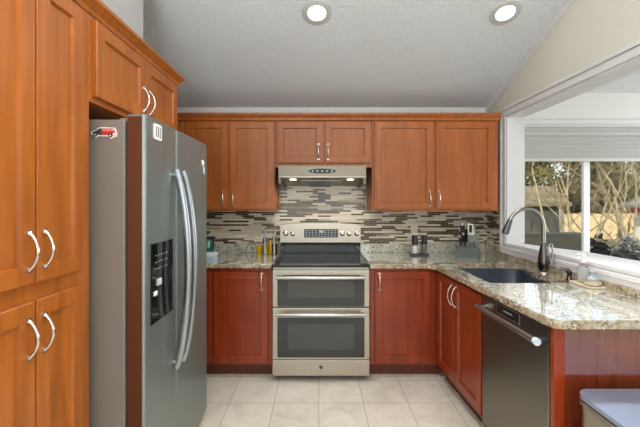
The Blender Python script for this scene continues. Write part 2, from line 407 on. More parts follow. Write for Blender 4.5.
def pleats(bm):
    z0, z1, n = 1.892, 2.135, 12; P = []
    for k in range(n+1): P.append((SY-.048 if k % 2 else SY-.042, z0+(z1-z0)*k/n))
    for k in range(n, -1, -1): P.append((SY-.012 if k % 2 else SY-.018, z0+(z1-z0)*k/n))
    prism(bm, P, WX0+.025, WX1-.025, 'x')
mk('shade_fabric', pleats, SHADE, t)
mk('bottom_rail', boxes([(WX0+.025, WX1-.025, SY-.05, SY-.01, 1.855, 1.892)], .004), mat('shade_rail', (196, 196, 192), .5), t)

# tile backsplash (set into the wall)
struct('backsplash_back', boxes([(XL, XR-.012, YB-.012, YB, 1.0, 1.33), (-.385, .465, YB-.012, YB, 1.33, 1.72), (-.385, .465, YB-.012, YB, .88, 1.0)]), MOSX, 'mosaic strip tile backsplash on the back wall')
struct('backsplash_side', boxes([(XR-.012, XR, JY+.078, YB, 1.0, 1.33)]), MOSY, 'mosaic strip tile return on the right wall')

# ------------------------------------------------------------------ left: pantry, cabinet over fridge, crown
NX = (1, 0, 0); UY = (0, 1, 0); NB = (0, -1, 0); UX = (1, 0, 0)
PX = -.94
t = thing('pantry_cabinet', 'tall cherry wood pantry cabinet with four doors left of the fridge', 'cabinet', (-1.25, 1.18, 0))
mk('body', boxes([(XL+.005, PX, .58, 1.478, .1, 2.18)], .002), WOOD, t)
mk('toe_kick', boxes([(XL+.005, PX-.07, .58, 1.478, 0, .1)]), TOE, t)
dw = .285
for y0, hpx in ((1.177-.003-dw, dw-.03), (1.177+.003, .03)):
    w = dw if y0 < 1.17 else .236
    door(t, (PX, y0, 1.142), UY, NX, w, 1.02, WOOD, (hpx, .048), .118)
    door(t, (PX, y0, .12), UY, NX, w, .964, WOOD, (hpx, .79), .118)
t = thing('overfridge_cabinet', 'cherry wood cabinet with two doors hung above the fridge', 'cabinet', (-1.25, 1.94, 1.82))
mk('body', boxes([(XL+.005, PX, 1.479, 2.40, 1.82, 2.18)], .002), WOOD, t)
door(t, (PX, 1.50, 1.845), UY, NX, .425, .32, WOOD, (.425-.03, .035))
door(t, (PX, 1.933, 1.845), UY, NX, .425, .32, WOOD, (.03, .035))
def crown_left(bm):
    P = [(0, 2.18), (.006, 2.18), (.01, 2.198), (.018, 2.205), (.034, 2.222), (.04, 2.224), (.04, 2.24), (0, 2.24)]
    n = len(P)
    A = [bm.verts.new((PX+a, .5, z)) for a, z in P]
    B = [bm.verts.new((PX+a, 2.401+a, z)) for a, z in P]
    C = [bm.verts.new((XL+.005, 2.401+a, z)) for a, z in P]
    for U, V in ((A, B), (B, C)):
        for i in range(n): bm.faces.new((U[i], U[(i+1) % n], V[(i+1) % n], V[i]))
    bm.faces.new(A[::-1]); bm.faces.new(C)
mk_cl = struct('trim_7', crown_left, WOOD, 'cherry crown moulding on top of the tall left cabinets')

# ------------------------------------------------------------------ fridge
FX, FY0, FY1, FYS = -.727, 1.515, 2.36, 1.85
t = thing('refrigerator', 'dark stainless side by side refrigerator between the pantry and the left counter', 'refrigerator', (-1.15, 1.94, 0))
fr = t
mk('body', boxes([(-1.5, -.815, FY0+.004, FY1-.004, .03, 1.755)], .006), FSIDE, t)
mk('base_grille', boxes([(-1.45, -.80, FY0+.03, FY1-.03, 0, .055)]), BLACK, t)
def fdoor(y0, y1):
    def f(bm):
        prism(bm, [(-.798, y0), (FX-.012, y0), (FX-.003, y0+.003), (FX, y0+.012), (FX+.003, (y0+y1)/2), (FX, y1-.012), (FX-.003, y1-.003), (FX-.012, y1), (-.798, y1)], .06, 1.776, 'z')
    return f
def fdoor_obj(y0, y1):
    d = mk('door', fdoor(y0, y1), FRIDGE, t)
    return d
d1 = fdoor_obj(FY0, FYS-.003); d2 = fdoor_obj(FYS+.003, FY1)
mk('door_edge', boxes([(-.80, FX-.014, FY0-.0015, FY0, .06, 1.766)]), FEDGE, d1, label='side of the freezer door, painted with a brown wood reflection')
mk('door_seal', boxes([(-.815, -.798, FY0+.015, FY1-.015, .07, 1.75)]), CHAR, t)
def fhandle(y, sgn):
    def f(bm):
        pts = []
        for k in range(25):
            q = k/24; z = .575+(1.565-.575)*q
            pts.append((FX+.012+.062*math.sin(PI*q)**.7, y+sgn*.0*q, z))
        tube(bm, pts, .019, 12, flat=(1.0, .55))
        for z in (.60, 1.54): tube(bm, [(FX-.002, y, z), (FX+.02, y, z)], .014, 12)
    return f
mk('handle', fhandle(FYS-.043, 1), GREYMETAL, d1, True, 'long bowed metal handle')
mk('handle', fhandle(FYS+.043, 1), GREYMETAL, d2, True, 'long bowed metal handle')
dy0, dy1, dz0, dz1 = 1.562, 1.79, .87, 1.222
disp = mk('dispenser', boxes([(FX-.004, FX+.006, dy0, dy1, 1.085, dz1), (FX-.004, FX+.0055, dy0, dy0+.012, dz0, 1.085), (FX-.004, FX+.0055, dy1-.012, dy1, dz0, 1.085), (FX-.004, FX+.0055, dy0, dy1, dz0, dz0+.02), (FX-.003, FX+.004, dy0, dy1, dz0, 1.09)], .0015), BLACKG, d1, label='black water and ice dispenser')
for j in range(3):
    mk('dispenser_symbol_row', boxes([(FX+.006, FX+.0066, dy0+.035+.028*i, dy0+.044+.028*i, 1.105+.03*j, 1.109+.03*j) for i in range(5)]), DIGIT, d1, label='row of pale symbols on the dispenser panel')
mk('dispenser_paddle', boxes([(FX+.003, FX+.012, dy0+.05, dy0+.09, 1.03, 1.06)], .003), mat('paddle_grey', (196, 198, 198), .4), d1, label='white dispenser paddle')
mk('dispenser_nozzle', boxes([(FX+.003, FX+.010, dy0+.02, dy0+.05, .99, 1.01)], .003), WHITEP, d1, label='white dispenser nozzle')
for y in (FY0+.09, FY1-.05):
    mk('hinge_cover', boxes([(-.87, -.76, y-.03, y+.03, 1.756, 1.774)], .005), FSIDE, t)
# magnets
t = thing('van_magnet', 'red white and black delivery van magnet on the fridge side', 'magnet', (-.9, FY0+.003, 1.66))
def mx(px): return (px-318)*FY0/360
def mz(py): return 1.408+(201.5-py)*FY0/360
Q = lambda L_: [(mx(85+a/14.2), mz(115+b/14.2)) for a, b in L_]
yF = FY0+.004
mk('backing', lambda bm: prism(bm, Q([(85, 265), (95, 235), (150, 215), (190, 180), (250, 172), (425, 180), (440, 215), (452, 255), (450, 305), (410, 315), (365, 338), (320, 305), (185, 300), (150, 325), (110, 290)]), yF-.004, yF, 'y'), WHITEP, t)
mk('van_body', lambda bm: prism(bm, Q([(235, 190), (415, 190), (425, 230), (440, 250), (400, 295), (330, 285), (235, 285)]), yF-.0048, yF-.004, 'y'), RED, t)
mk('van_cab', lambda bm: prism(bm, Q([(105, 245), (160, 222), (200, 190), (235, 190), (235, 285), (180, 280), (115, 272)]), yF-.0048, yF-.004, 'y'), CHAR, t)
mk('van_stripe', lambda bm: prism(bm, Q([(245, 205), (370, 205), (370, 228), (245, 228)]), yF-.0054, yF-.0048, 'y'), mat('pink_print', (226, 140, 130), .5), t)
def disc(cx, cz, q): return [(cx+q*math.cos(2*PI*k/16), cz+q*math.sin(2*PI*k/16)) for k in range(16)]
for a, b in ((145, 280), (362, 290)):
    wh = mk('wheel', lambda bm: prism(bm, disc(mx(85+a/14.2), mz(115+b/14.2), .0085), yF-.0062, yF-.0048, 'y'), BLACK, t)
    mk('hub', lambda bm: prism(bm, disc(mx(85+a/14.2), mz(115+b/14.2), .0036), yF-.0068, yF-.0062, 'y'), WHITEP, wh)
mk('van_window', lambda bm: prism(bm, Q([(380, 200), (425, 200), (425, 222), (380, 222)]), yF-.0058, yF-.0048, 'y'), PALEB, t)
mk('rear_bumper', lambda bm: prism(bm, Q([(400, 250), (440, 250), (438, 300), (395, 305)]), yF-.0054, yF-.0048, 'y'), mat('cream_print', (214, 206, 196), .5), t)
t = thing('note_magnet', 'white square note magnet with printed lines on the freezer door', 'magnet', (FX, 1.62, 1.68))
mk('card', lambda bm: prism(bm, rrect(1.588, 1.66, 1.685, 1.755, .01), FX-.002, FX+.007, 'x'), WHITEP, t)
mk('print', boxes([(FX+.007, FX+.0076, 1.598+.02*i, 1.61+.02*i, 1.695, 1.745) for i in range(3)]), mat('grey_print', (130, 132, 130), .6), t)
t = thing('flower_magnet', 'small white and blue flower magnet on the right fridge door', 'magnet', (FX, 2.27, 1.625))
mk('blossom', lambda bm: prism(bm, chaikin([(2.245, 1.667), (2.27, 1.670), (2.285, 1.645), (2.27, 1.630), (2.25, 1.640)], 1), FX-.002, FX+.006, 'x'), WHITEP, t)
mk('stem', lambda bm: prism(bm, chaikin([(2.27, 1.633), (2.295, 1.630), (2.30, 1.600), (2.29, 1.575), (2.275, 1.600)], 1), FX-.002, FX+.005, 'x'), PALEB, t)

# ------------------------------------------------------------------ wall cabinets on the back wall
UF = 3.17
t = thing('wall_cabinet', 'cherry wood wall cabinet with two tall doors left of the range hood', 'cabinet', (-.95, 3.35, 1.325), 'wall cabinets on the back wall')
mk('body', boxes([(XL+.005, -.378, UF, YB-.002, 1.325, 2.115)], .002), WOODU, t)
door(t, (-1.158, UF, 1.342), UX, NB, .362, .768, WOODU, (.362-.03, .03))
door(t, (-.770, UF, 1.342), UX, NB, .385, .768, WOODU, (.03, .03))
door(t, (-1.545, UF, 1.342), UX, NB, .362, .768, WOODU, (.03, .03))
t = thing('wall_cabinet', 'short cherry wood wall cabinet with two doors above the range hood', 'cabinet', (.05, 3.35, 1.72), 'wall cabinets on the back wall')
mk('body', boxes([(-.377, .474, UF, YB-.014, 1.708, 2.115)], .002), WOODU, t)
door(t, (-.359, UF, 1.745), UX, NB, .403, .365, WOODU, (.403-.04, .035))
door(t, (.062, UF, 1.745), UX, NB, .403, .365, WOODU, (.026, .035))
t = thing('wall_cabinet', 'cherry wood wall cabinet with two wide doors right of the range hood', 'cabinet', (1.03, 3.35, 1.325), 'wall cabinets on the back wall')
mk('body', boxes([(.475, 1.583, UF, YB-.014, 1.325, 2.115)], .002), WOODU, t)
door(t, (.492, UF, 1.342), UX, NB, .515, .768, WOODU, (.515-.03, .03))
door(t, (1.034, UF, 1.342), UX, NB, .515, .768, WOODU, (.026, .03))
struct('trim_8', lambda bm: prism(bm, [(YB-.035, 2.1155), (UF-.004, 2.1155), (UF-.012, 2.122), (UF-.016, 2.14), (UF-.04, 2.165), (UF-.04, 2.18), (YB-.035, 2.18)], XL+.005, 1.60, 'x'), WOODU, 'cherry crown moulding on top of the back wall cabinets')

# range hood
HX0, HX1 = -.332, .404
HSTEEL = brushed('hood_stainless', (152, 145, 135), .38, 'x')
t = thing('range_hood', 'stainless steel range hood under the short wall cabinet', 'range hood', (.03, 3.28, 1.54))
mk('body', lambda bm: prism(bm, [(YB-.014, 1.707), (3.018, 1.707), (3.034, 1.622), (3.03, 1.61), (3.06, 1.606), (3.44, 1.56), (YB-.014, 1.56)], HX0, HX1, 'x'), HSTEEL, t)
def cheek(x0, x1): return lambda bm: prism(bm, [(3.04, 1.608), (3.06, 1.56), (3.44, 1.535), (YB-.014, 1.535), (YB-.014, 1.57), (3.3, 1.58)], x0, x1, 'x')
mk('side_cheek', cheek(HX0-.004, HX0+.02), HSTEEL, t); mk('side_cheek', cheek(HX1-.02, HX1+.004), HSTEEL, t)
def oval(bm):
    n = 28; s = Vector((0, .016, -.085)).normalized(); c = Vector((.035, 3.0265, 1.664)); nn = Vector((0, -.982, -.185))
    A = [bm.verts.new(c + Vector((.118*math.cos(2*PI*k/n), 0, 0)) + s*.021*math.sin(2*PI*k/n) + nn*.003) for k in range(n)]
    B = [bm.verts.new(v.co - nn*.006) for v in A]
    for k in range(n): bm.faces.new((A[k], A[(k+1) % n], B[(k+1) % n], B[k]))
    bm.faces.new(A); bm.faces.new(B[::-1])
cp = mk('control_strip', oval, DISP, t, label='oval dark control strip')
for i in range(5): mk('button', lambda bm: lathe(bm, [(.006, 0), (.006, .003)], (.035-.08+.04*i, 3.0245, 1.664), 12, Matrix.Rotation(PI/2, 3, 'X')), GREYMETAL, cp)
for x in (-.215, .28):
    mk('hood_lamp', lambda bm: lathe(bm, [(.032, 0), (.026, -.006), (.001, -.008)], (x, 3.12, 1.599), 20), HEMIT, t, True, 'round lamp under the hood')
    light('hood_lamp_light', 'SPOT', (x, 3.14, 1.57), (math.radians(18), 0, 0), 2.5, (1, .88, .7), spot_size=2.2, spot_blend=.6, shadow_soft_size=.03)
mk('filter_panel', lambda bm: prism(bm, [(3.16, 1.594), (3.42, 1.5625), (3.42, 1.5605), (3.16, 1.592)], -.15, .21, 'x'), GREYMETAL, t)

# ------------------------------------------------------------------ base cabinets
BF = 2.88
def base_body(x0, x1): return boxes([(x0, x1, BF, YB-.002, .1, .878)], .002)
t = thing('base_cabinet', 'cherry base cabinet with one door left of the stove', 'cabinet', (-.8, 3.2, 0), 'base cabinets on the back wall')
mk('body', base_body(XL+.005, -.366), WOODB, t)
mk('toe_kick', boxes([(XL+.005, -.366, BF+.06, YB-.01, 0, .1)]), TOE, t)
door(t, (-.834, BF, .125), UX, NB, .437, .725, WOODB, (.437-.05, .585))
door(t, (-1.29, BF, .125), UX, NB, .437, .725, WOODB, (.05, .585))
t = thing('base_cabinet', 'cherry base cabinet with one door right of the stove', 'cabinet', (.7, 3.2, 0), 'base cabinets on the back wall')
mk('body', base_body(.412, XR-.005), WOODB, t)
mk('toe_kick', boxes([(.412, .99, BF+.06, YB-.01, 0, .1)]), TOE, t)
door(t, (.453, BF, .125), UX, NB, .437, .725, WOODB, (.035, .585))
RF = .957                      # face of the right-hand run (doors stand out to .937)
RA, RP = .047, Vector((.937, 2.86, 0))
def swing(o):
    R = Matrix.Rotation(RA, 4, 'Z'); o.location = RP + R @ (o.location-RP); o.rotation_euler = (0, 0, RA)
t = thing('sink_cabinet', 'cherry sink base cabinet with two arched handles beside the dishwasher', 'cabinet', (1.3, 2.46, 0))
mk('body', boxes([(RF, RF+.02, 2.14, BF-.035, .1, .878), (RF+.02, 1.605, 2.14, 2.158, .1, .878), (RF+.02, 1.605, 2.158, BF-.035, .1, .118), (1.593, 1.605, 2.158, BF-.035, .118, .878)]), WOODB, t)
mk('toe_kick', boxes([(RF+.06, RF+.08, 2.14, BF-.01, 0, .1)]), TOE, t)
NL = (-1, 0, 0); UYm = (0, -1, 0)
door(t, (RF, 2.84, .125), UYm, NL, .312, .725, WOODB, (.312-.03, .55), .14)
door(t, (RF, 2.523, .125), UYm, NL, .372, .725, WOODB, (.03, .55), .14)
swing(t)
# peninsula end
t = thing('end_panel', 'cherry end panel of the peninsula beside the trash can', 'cabinet panel', (1.3, 1.43, 0))
mk('panel', boxes([(1.035, XR-.005, 1.517, 1.532, 0, .878)]), WOODE, t)
mk('stile', boxes([(.988, 1.035, 1.508, 1.532, 0, .878)], .002), WOODB, t)
mk('bottom_rail', boxes([(1.035, XR-.005, 1.510, 1.517, 0, .1)], .002), WOODB, t)

# ------------------------------------------------------------------ counters
CT, CB = .914, .879
t = thing('countertop', 'speckled granite countertop left of the stove', 'countertop', (-.9, 3.2, CB))
cut_edge(mk('slab', boxes([(XL+.002, -.366, 2.845, YB-.002, CB, CT)], .006), GRAN, t))
mk('upstand', boxes([(XL+.002, -.366, YB-.034, YB-.0125, CT, 1.0)], .002), GRAN, t)
t = thing('countertop', 'speckled granite corner countertop holding the sink right of the stove', 'countertop', (1.2, 2.5, CB))
CE = .918
sink_o = chaikin([(1.045, 2.20), (1.045, 2.5), (1.045, 2.835), (1.06, 2.852), (1.25, 2.855), (1.47, 2.857), (1.56, 2.83), (1.575, 2.77), (1.535, 2.62), (1.50, 2.53), (1.495, 2.44), (1.525, 2.34), (1.575, 2.28), (1.58, 2.20), (1.56, 2.185), (1.25, 2.183), (1.06, 2.183)], 2)
def slab(bm):
    outer = [(.412, 2.845), (CE-.06, 2.845), (CE-.003, 2.79), (CE+.056, 1.53), (CE+.066, 1.502), (CE+.092, 1.49), (XR-.003, 1.49), (XR-.003, YB-.002), (.412, YB-.002)]
    E = []
    def loop(pts):
        vs = [bm.verts.new((x, y, CB)) for x, y in pts]
        for i in range(len(vs)): E.append(bm.edges.new((vs[i], vs[(i+1) % len(vs)])))
    loop(outer); loop(sink_o)
    r = bmesh.ops.triangle_fill(bm, use_beauty=True, edges=E)
    fs = [g for g in r['geom'] if isinstance(g, bmesh.types.BMFace)]
    e = bmesh.ops.extrude_face_region(bm, geom=fs)
    vs = [g for g in e['geom'] if isinstance(g, bmesh.types.BMVert)]
    bmesh.ops.translate(bm, verts=vs, vec=(0, 0, CT-CB))
    top = {g for g in e['geom'] if isinstance(g, bmesh.types.BMFace)}
    ed = [x for x in bm.edges if sum(f in top for f in x.link_faces) == 1 and abs(x.verts[0].co.z-CT) < 1e-5 and abs(x.verts[1].co.z-CT) < 1e-5]
    bmesh.ops.bevel(bm, geom=ed, offset=.005, segments=2, affect='EDGES')
cut_edge(mk('slab', slab, GRAN, t))
mk('upstand', boxes([(.412, XR-.014, YB-.034, YB-.0125, CT, 1.0)], .002), GRAN, t)
mk('upstand', boxes([(XR-.034, XR-.0145, JY+.08, YB-.034, CT, .999)], .002), GEDGE, t)
mk('upstand', boxes([(XR-.034, XR-.002, 1.5, JY+.08, CT, .955)], .002), GEDGE, t, label='low brown speckled granite strip under the sill')

# sink
t = thing('sink', 'dark blue grey undermount sink set in the granite counter', 'sink', (1.29, 2.52, .70))
def basin(bm):
    cx, cy = 1.29, 2.52
    rings = []
    for so, z in ((1.03, CB-.0015), (1.03, CB-.012), (1.02, CB-.012), (.99, .745), (.9, .712), (.4, .708)):
        rings.append([bm.verts.new((cx+(x-cx)*so, cy+(y-cy)*so, z)) for x, y in sink_o])
    inner = []
    for so, z in ((1.0, CB-.0015), (.985, CB-.03), (.955, .76), (.87, .727), (.4, .722)):
        inner.append([bm.verts.new((cx+(x-cx)*so, cy+(y-cy)*so, z)) for x, y in sink_o])
    n = len(sink_o)
    for R_ in (rings, inner):
        for a, b in zip(R_, R_[1:]):
            for k in range(n): bm.faces.new((a[k], a[(k+1) % n], b[(k+1) % n], b[k]))
        bm.faces.new(R_[-1])
    for k in range(n): bm.faces.new((rings[0][k], rings[0][(k+1) % n], inner[0][(k+1) % n], inner[0][k]))
mk('basin', basin, SINK, t, True)
mk('drain', lambda bm: lathe(bm, [(.045, .7222), (.045, .726), (.03, .7245), (.002, .724)], (1.29, 2.52, 0), 24), STEEL, t, True, 'round steel drain')

# faucet
fx, fy = 1.553, 2.48
t = thing('faucet', 'dark nickel gooseneck kitchen faucet behind the sink', 'faucet', (fx, fy, CT))
mk('base_plate', lambda bm: lathe(bm, [(.032, CT), (.032, CT+.006), (.026, CT+.012)], (fx, fy, 0), 24), HANDLE, t, True)
mk('body', lambda bm: lathe(bm, [(.025, CT+.01), (.03, CT+.03), (.036, CT+.065), (.034, CT+.10), (.026, CT+.15), (.019, CT+.19), (.0165, CT+.205)], (fx, fy, 0), 24), BRONZE, t, True)
R_ = .118; zt = CT+.455-R_-.012
pts = [(fx, fy, CT+.21), (fx, fy, CT+.27)]
for k in range(19):
    a = math.radians(180*k/18*.90); pts.append((fx-R_+R_*math.cos(a), fy+.0, zt+R_*math.sin(a)))
mk('spout', lambda bm: tube(bm, pts, .0135, 14), GREYMETAL if False else mat('brushed_nickel_spout', (150, 148, 142), .3, 1), t, True)
p = Vector(pts[-1]); dirn = (Vector(pts[-1])-Vector(pts[-2])).normalized()
mk('spray_head', lambda bm: tube(bm, [p-dirn*.005, p+dirn*.02, p+dirn*.08, p+dirn*.095], [.016, .018, .024, .022], 16), SPRAY, t, True)
def lever(bm):
    c = Vector((fx+.02, fy-.02, CT+.07))
    tube(bm, [(fx+.01, fy, CT+.085), (fx+.03, fy-.004, CT+.085)], .014, 12)
    P = []
    for k in range(21):
        a = 2*PI*k/20; w = .016*(1+.0)
        P.append(c + Vector((.016+w*math.sin(a)*(.6+.5*(1-math.cos(a))/2), 0, .068-.068*math.cos(a))))
    tube(bm, P, .0058, 8)
mk('lever', lever, mat('lever_nickel', (140, 140, 138), .3, 1), t, True, 'looped lever handle')
# deck soap pump
t = thing('soap_pump', 'small dark soap pump set in the counter right of the faucet', 'soap dispenser', (1.585, 2.27, CT))
mk('base', lambda bm: lathe(bm, [(.02, CT), (.02, CT+.004), (.013, CT+.012), (.012, CT+.035), (.016, CT+.045), (.016, CT+.055), (.006, CT+.06)], (1.585, 2.27, 0), 18), BRONZE, t, True)
mk('spout', lambda bm: tube(bm, [(1.585, 2.27, CT+.055), (1.57, 2.275, CT+.068), (1.54, 2.285, CT+.07), (1.505, 2.295, CT+.055)], [.012, .009, .007, .006], 10), BRONZE, t, True)
# tray, bottle, jar
t = thing('soap_tray', 'low pale tray on the counter under the soap bottle', 'tray', (1.578, 2.105, CT))
mk('tray', lambda bm: prism(bm, rrect(1.528, 1.622, 2.02, 2.20, .012), CT+.001, CT+.010, 'z'), TRAYM, t)
mk('rim', lambda bm: [tube(bm, [(x, y, CT+.0105) for x, y in rrect(1.531, 1.619, 2.023, 2.197, .01)]+[(1.619, 2.187, CT+.0105)], .003, 6)], CREAM, t, True)
TT = CT+.0105
bx_, by_ = 1.592, 2.162
t = thing('soap_bottle', 'clear glass soap bottle with white pump on the pale tray', 'soap bottle', (bx_, by_, TT))
mk('bottle', lambda bm: lathe(bm, [(.024, TT), (.027, TT+.004), (.027, TT+.085), (.024, TT+.098), (.014, TT+.106), (.0135, TT+.118)], (bx_, by_, 0), 24), CGLASS, t, True)
mk('soap', lambda bm: lathe(bm, [(.022, TT+.004), (.0235, TT+.008), (.0235, TT+.082)], (bx_, by_, 0), 24), mat('pale_soap', (240, 240, 236), .3), t, True)
mk('pump', lambda bm: (lathe(bm, [(.0165, TT+.118), (.0165, TT+.138), (.007, TT+.142), (.006, TT+.158), (.013, TT+.16), (.013, TT+.172)], (bx_, by_, 0), 18), tube(bm, [(bx_, by_, TT+.166), (bx_-.03, by_-.002, TT+.168), (bx_-.042, by_-.003, TT+.162)], .005, 8)), WHITEP, t, True, 'white pump top')
jx, jy = 1.575, 2.066
t = thing('soap_dish', 'pale ceramic dish with a glass knobbed dish brush on the tray', 'soap dish', (jx, jy, TT))
mk('dish', lambda bm: lathe(bm, [(.022, TT), (.036, TT+.006), (.043, TT+.022), (.041, TT+.022), (.034, TT+.009), (.001, TT+.007)], (jx, jy, 0), 28), CREAM, t, True)
t = thing('dish_brush', 'round palm dish brush with grey knob lying in the ceramic dish', 'brush', (jx, jy, TT+.01))
mk('bristles', lambda bm: lathe(bm, [(.026, TT+.0095), (.03, TT+.025), (.028, TT+.032)], (jx, jy, 0), 24), mat('bristle', (206, 188, 140), .9), t, True)
mk('knob', lambda bm: lathe(bm, [(.03, TT+.032), (.031, TT+.04), (.022, TT+.052), (.012, TT+.06), (.016, TT+.075), (.019, TT+.083), (.014, TT+.09)], (jx, jy, 0), 24), mat('grey_blue_ceramic', (164, 172, 182), .3), t, True)

# ------------------------------------------------------------------ stove
SX0, SX1, SF = -.358, .404, 2.80
t = thing('range', 'stainless steel electric range with double ovens and black glass cooktop', 'stove', (.023, 3.1, 0))
mk('body', boxes([(SX0+.003, SX1-.003, SF+.035, YB-.02, .04, .895)], .003), STEEL, t)
for a in (SX0+.03, SX1-.08):
    for b in (SF+.1, 3.35): mk('foot', boxes([(a, a+.05, b, b+.05, 0, .04)]), BLACK, t)
mk('cooktop', boxes([(SX0, SX1, SF-.012, YB-.10, .896, .918)], .006), BLACKG, t)
BR = mat('burner_print', (58, 60, 62), .2)
for x, y, q in ((-.17, 2.96, .1), (.2, 2.96, .115), (-.17, 3.24, .09), (.2, 3.24, .08), (.02, 3.27, .06)):
    mk('burner_ring', lambda bm: tube(bm, [(x+q*math.cos(2*PI*k/40), y+q*math.sin(2*PI*k/40), .9182) for k in range(41)], .0016, 6, flat=(1, .3)), BR, t, label='thin grey burner ring')
for a in (SX0, SX1-.012): mk('side_trim', boxes([(a, a+.012, SF+.02, YB-.11, .916, .922)], .002), STEEL, t)
def odoor(z0, z1, gz0, gz1, wz0, wz1, hz):
    d = mk('oven_door', boxes([(SX0+.003, SX1-.003, SF, SF+.035, z0, z1)], .004), BSTEEL, t)
    mk('oven_glass', lambda bm: prism(bm, rrect(SX0+.042, SX1-.042, gz0, gz1, .012), SF-.003, SF+.002, 'y'), OVENG, d, label='dark glass front')
    mk('oven_window', lambda bm: prism(bm, rrect(SX0+.125, SX1-.125, wz0, wz1, .006), SF-.0042, SF-.003, 'y'), OVENW, d, label='paler see-through window')
    def h(bm):
        pts = [(SX0+.042+(SX1-SX0-.084)*k/16, SF-.045-.012*math.sin(PI*k/16), hz) for k in range(17)]
        tube(bm, pts, .0145, 12)
        for x in (SX0+.06, SX1-.06): box(bm, x-.018, x+.018, SF-.045, SF+.001, hz-.011, hz+.011, .003)
    mk('handle', h, STEEL, d, True, 'long horizontal bar handle')
odoor(.588, .872, .592, .835, .66, .79, .823)
odoor(.178, .580, .195, .505, .255, .455, .54)
dr = mk('drawer', boxes([(SX0+.003, SX1-.003, SF+.002, SF+.036, .05, .172)], .004), BSTEEL, t)
mk('emblem', lambda bm: lathe(bm, [(.014, 0), (.014, .003), (.011, .004), (.011, .0032), (.001, .0032)], (.023, SF+.002, .118), 24, Matrix.Rotation(PI/2, 3, 'X')), CHAR, dr, True, 'small round dark emblem')
def scroll(bm):
    c = Vector((.023, SF-.0018, .118))
    for s in (-1, 1):
        P = [c+Vector((s*(.002+.0045*math.sin(a*.9)), 0, .006*math.cos(a))) for a in [k*PI/8 for k in range(9)]]
        tube(bm, P, .0009, 6)
mk('emblem_script', scroll, STEEL, dr)
# backguard
def guard(bm):
    P = [(SX0, 1.02)]
    P += [(SX1, 1.02)]
    for k in range(17):
        q = k/16; x = SX1-(SX1-SX0)*q; P.append((x, 1.186+.018*math.sin(PI*q)**.6))
    prism(bm, P, 3.41, 3.47, 'y')
cpn = mk('control_panel', guard, BSTEEL, t)
mk('splash_panel', boxes([(SX0+.004, SX1-.004, 3.422, 3.47, .9185, 1.019)], .003), BLACKG, t)
ds = mk('display', lambda bm: prism(bm, rrect(-.132, .19, 1.066, 1.148, .006), 3.407, 3.411, 'y'), DISP, cpn, label='dark control display')
mk('display_print', boxes([(-.118+.03*i, -.104+.03*i, 3.4063, 3.4071, 1.076+.018*j, 1.082+.018*j) for i in range(10) for j in range(4) if not (3 < i < 6 and j > 1)]+[(.01, .052, 3.4063, 3.4071, 1.112, 1.136)]), DIGIT, cpn, label='pale print on the display')
for px in (285.6, 292.8, 342.3, 349.2, 357):
    x = (px-318)/105.6
    mk('knob', lambda bm: lathe(bm, [(.025, 0), (.025, .006), (.019, .010), (.018, .03), (.014, .033), (.001, .033)], (x, 3.41, 1.105), 20, Matrix.Rotation(PI/2, 3, 'X')), HANDLE, cpn, True)

# ------------------------------------------------------------------ dishwasher
DX = .937
t = thing('dishwasher', 'stainless steel dishwasher with bar handle under the peninsula counter', 'dishwasher', (1.25, 1.75, 0))
mk('body', boxes([(DX+.03, 1.54, 1.556, 2.132, .02, .872)]), CHAR, t)
dd = mk('door', boxes([(DX, DX+.03, 1.558, 2.13, .1, .872)], .004), DWM, t)
mk('edge_trim', boxes([(DX-.001, DX+.03, 1.5515, 1.5575, .1, .872)]), STEEL, dd, label='bright steel edge strip')
mk('kick_plate', boxes([(DX+.05, DX+.07, 1.558, 2.13, 0, .1)]), BLACK, t)
def dwh(bm):
    tube(bm, [(DX-.05, 1.566+.534*k/8, .80) for k in range(9)], .0135, 14)
def dwcap(y):
    def f(bm):
        tube(bm, [(DX+.002, y, .80), (DX-.03, y, .80), (DX-.046, y, .80)], .013, 12)
    return f
hd = mk('handle', dwh, STEEL, dd, True)
for y in (1.58, 2.085): mk('handle_bracket', dwcap(y), CHAR if y < 1.7 else STEEL, dd, True)
mk('handle_cap', lambda bm: tube(bm, [(DX-.05, 1.556, .80), (DX-.05, 1.572, .80)], .0165, 16), mat('blue_white_cap', (206, 220, 232), .3), dd, True, 'pale end cap of the handle')
mk('badge_surround', boxes([(DX-.0015, DX+.001, 1.762, 1.968, .80, .858)], .001), GREYMETAL, dd, label='steel surround of the badge')
bd = mk('badge', boxes([(DX-.003, DX+.001, 1.77, 1.96, .808, .85)], .001), BLACK, dd, label='dark control badge')
mk('badge_frame', boxes([(DX-.0036, DX-.003, 1.82, 1.90, .828, .834)]), DIGIT, dd, label='pale print on the badge')

swing(t)

# ------------------------------------------------------------------ trash can
t = thing('trash_can', 'rectangular stainless step trash can in front of the end panel', 'trash can', (1.25, 1.25, 0))
mk('body', lambda bm: prism(bm, rrect(1.036, 1.474, 1.04, 1.45, .055, 8), .015, .608, 'z'), brushed('can_steel', (176, 170, 158), .35, 'z'), t, True)
mk('base', lambda bm: prism(bm, rrect(1.034, 1.476, 1.038, 1.452, .056, 8), 0, .03, 'z'), BLACK, t, True)
mk('lid_rim', lambda bm: prism(bm, rrect(1.03, 1.48, 1.034, 1.458, .06, 8), .608, .628, 'z'), brushed('rim_steel', (160, 156, 150), .35, 'x'), t, True)
mk('lid_seal', lambda bm: prism(bm, rrect(1.035, 1.475, 1.039, 1.453, .056, 8), .628, .633, 'z'), BLACK, t, True)
mk('lid', lambda bm: prism(bm, rrect(1.031, 1.479, 1.035, 1.457, .059, 8), .633, .65, 'z'), brushed('lid_steel_window_light', (186, 204, 232), .5, 'x'), t, True)  # bluish window light put into the lid's steel colour
mk('pedal', boxes([(1.2, 1.32, .98, 1.05, .012, .03)], .004), STEEL, t)

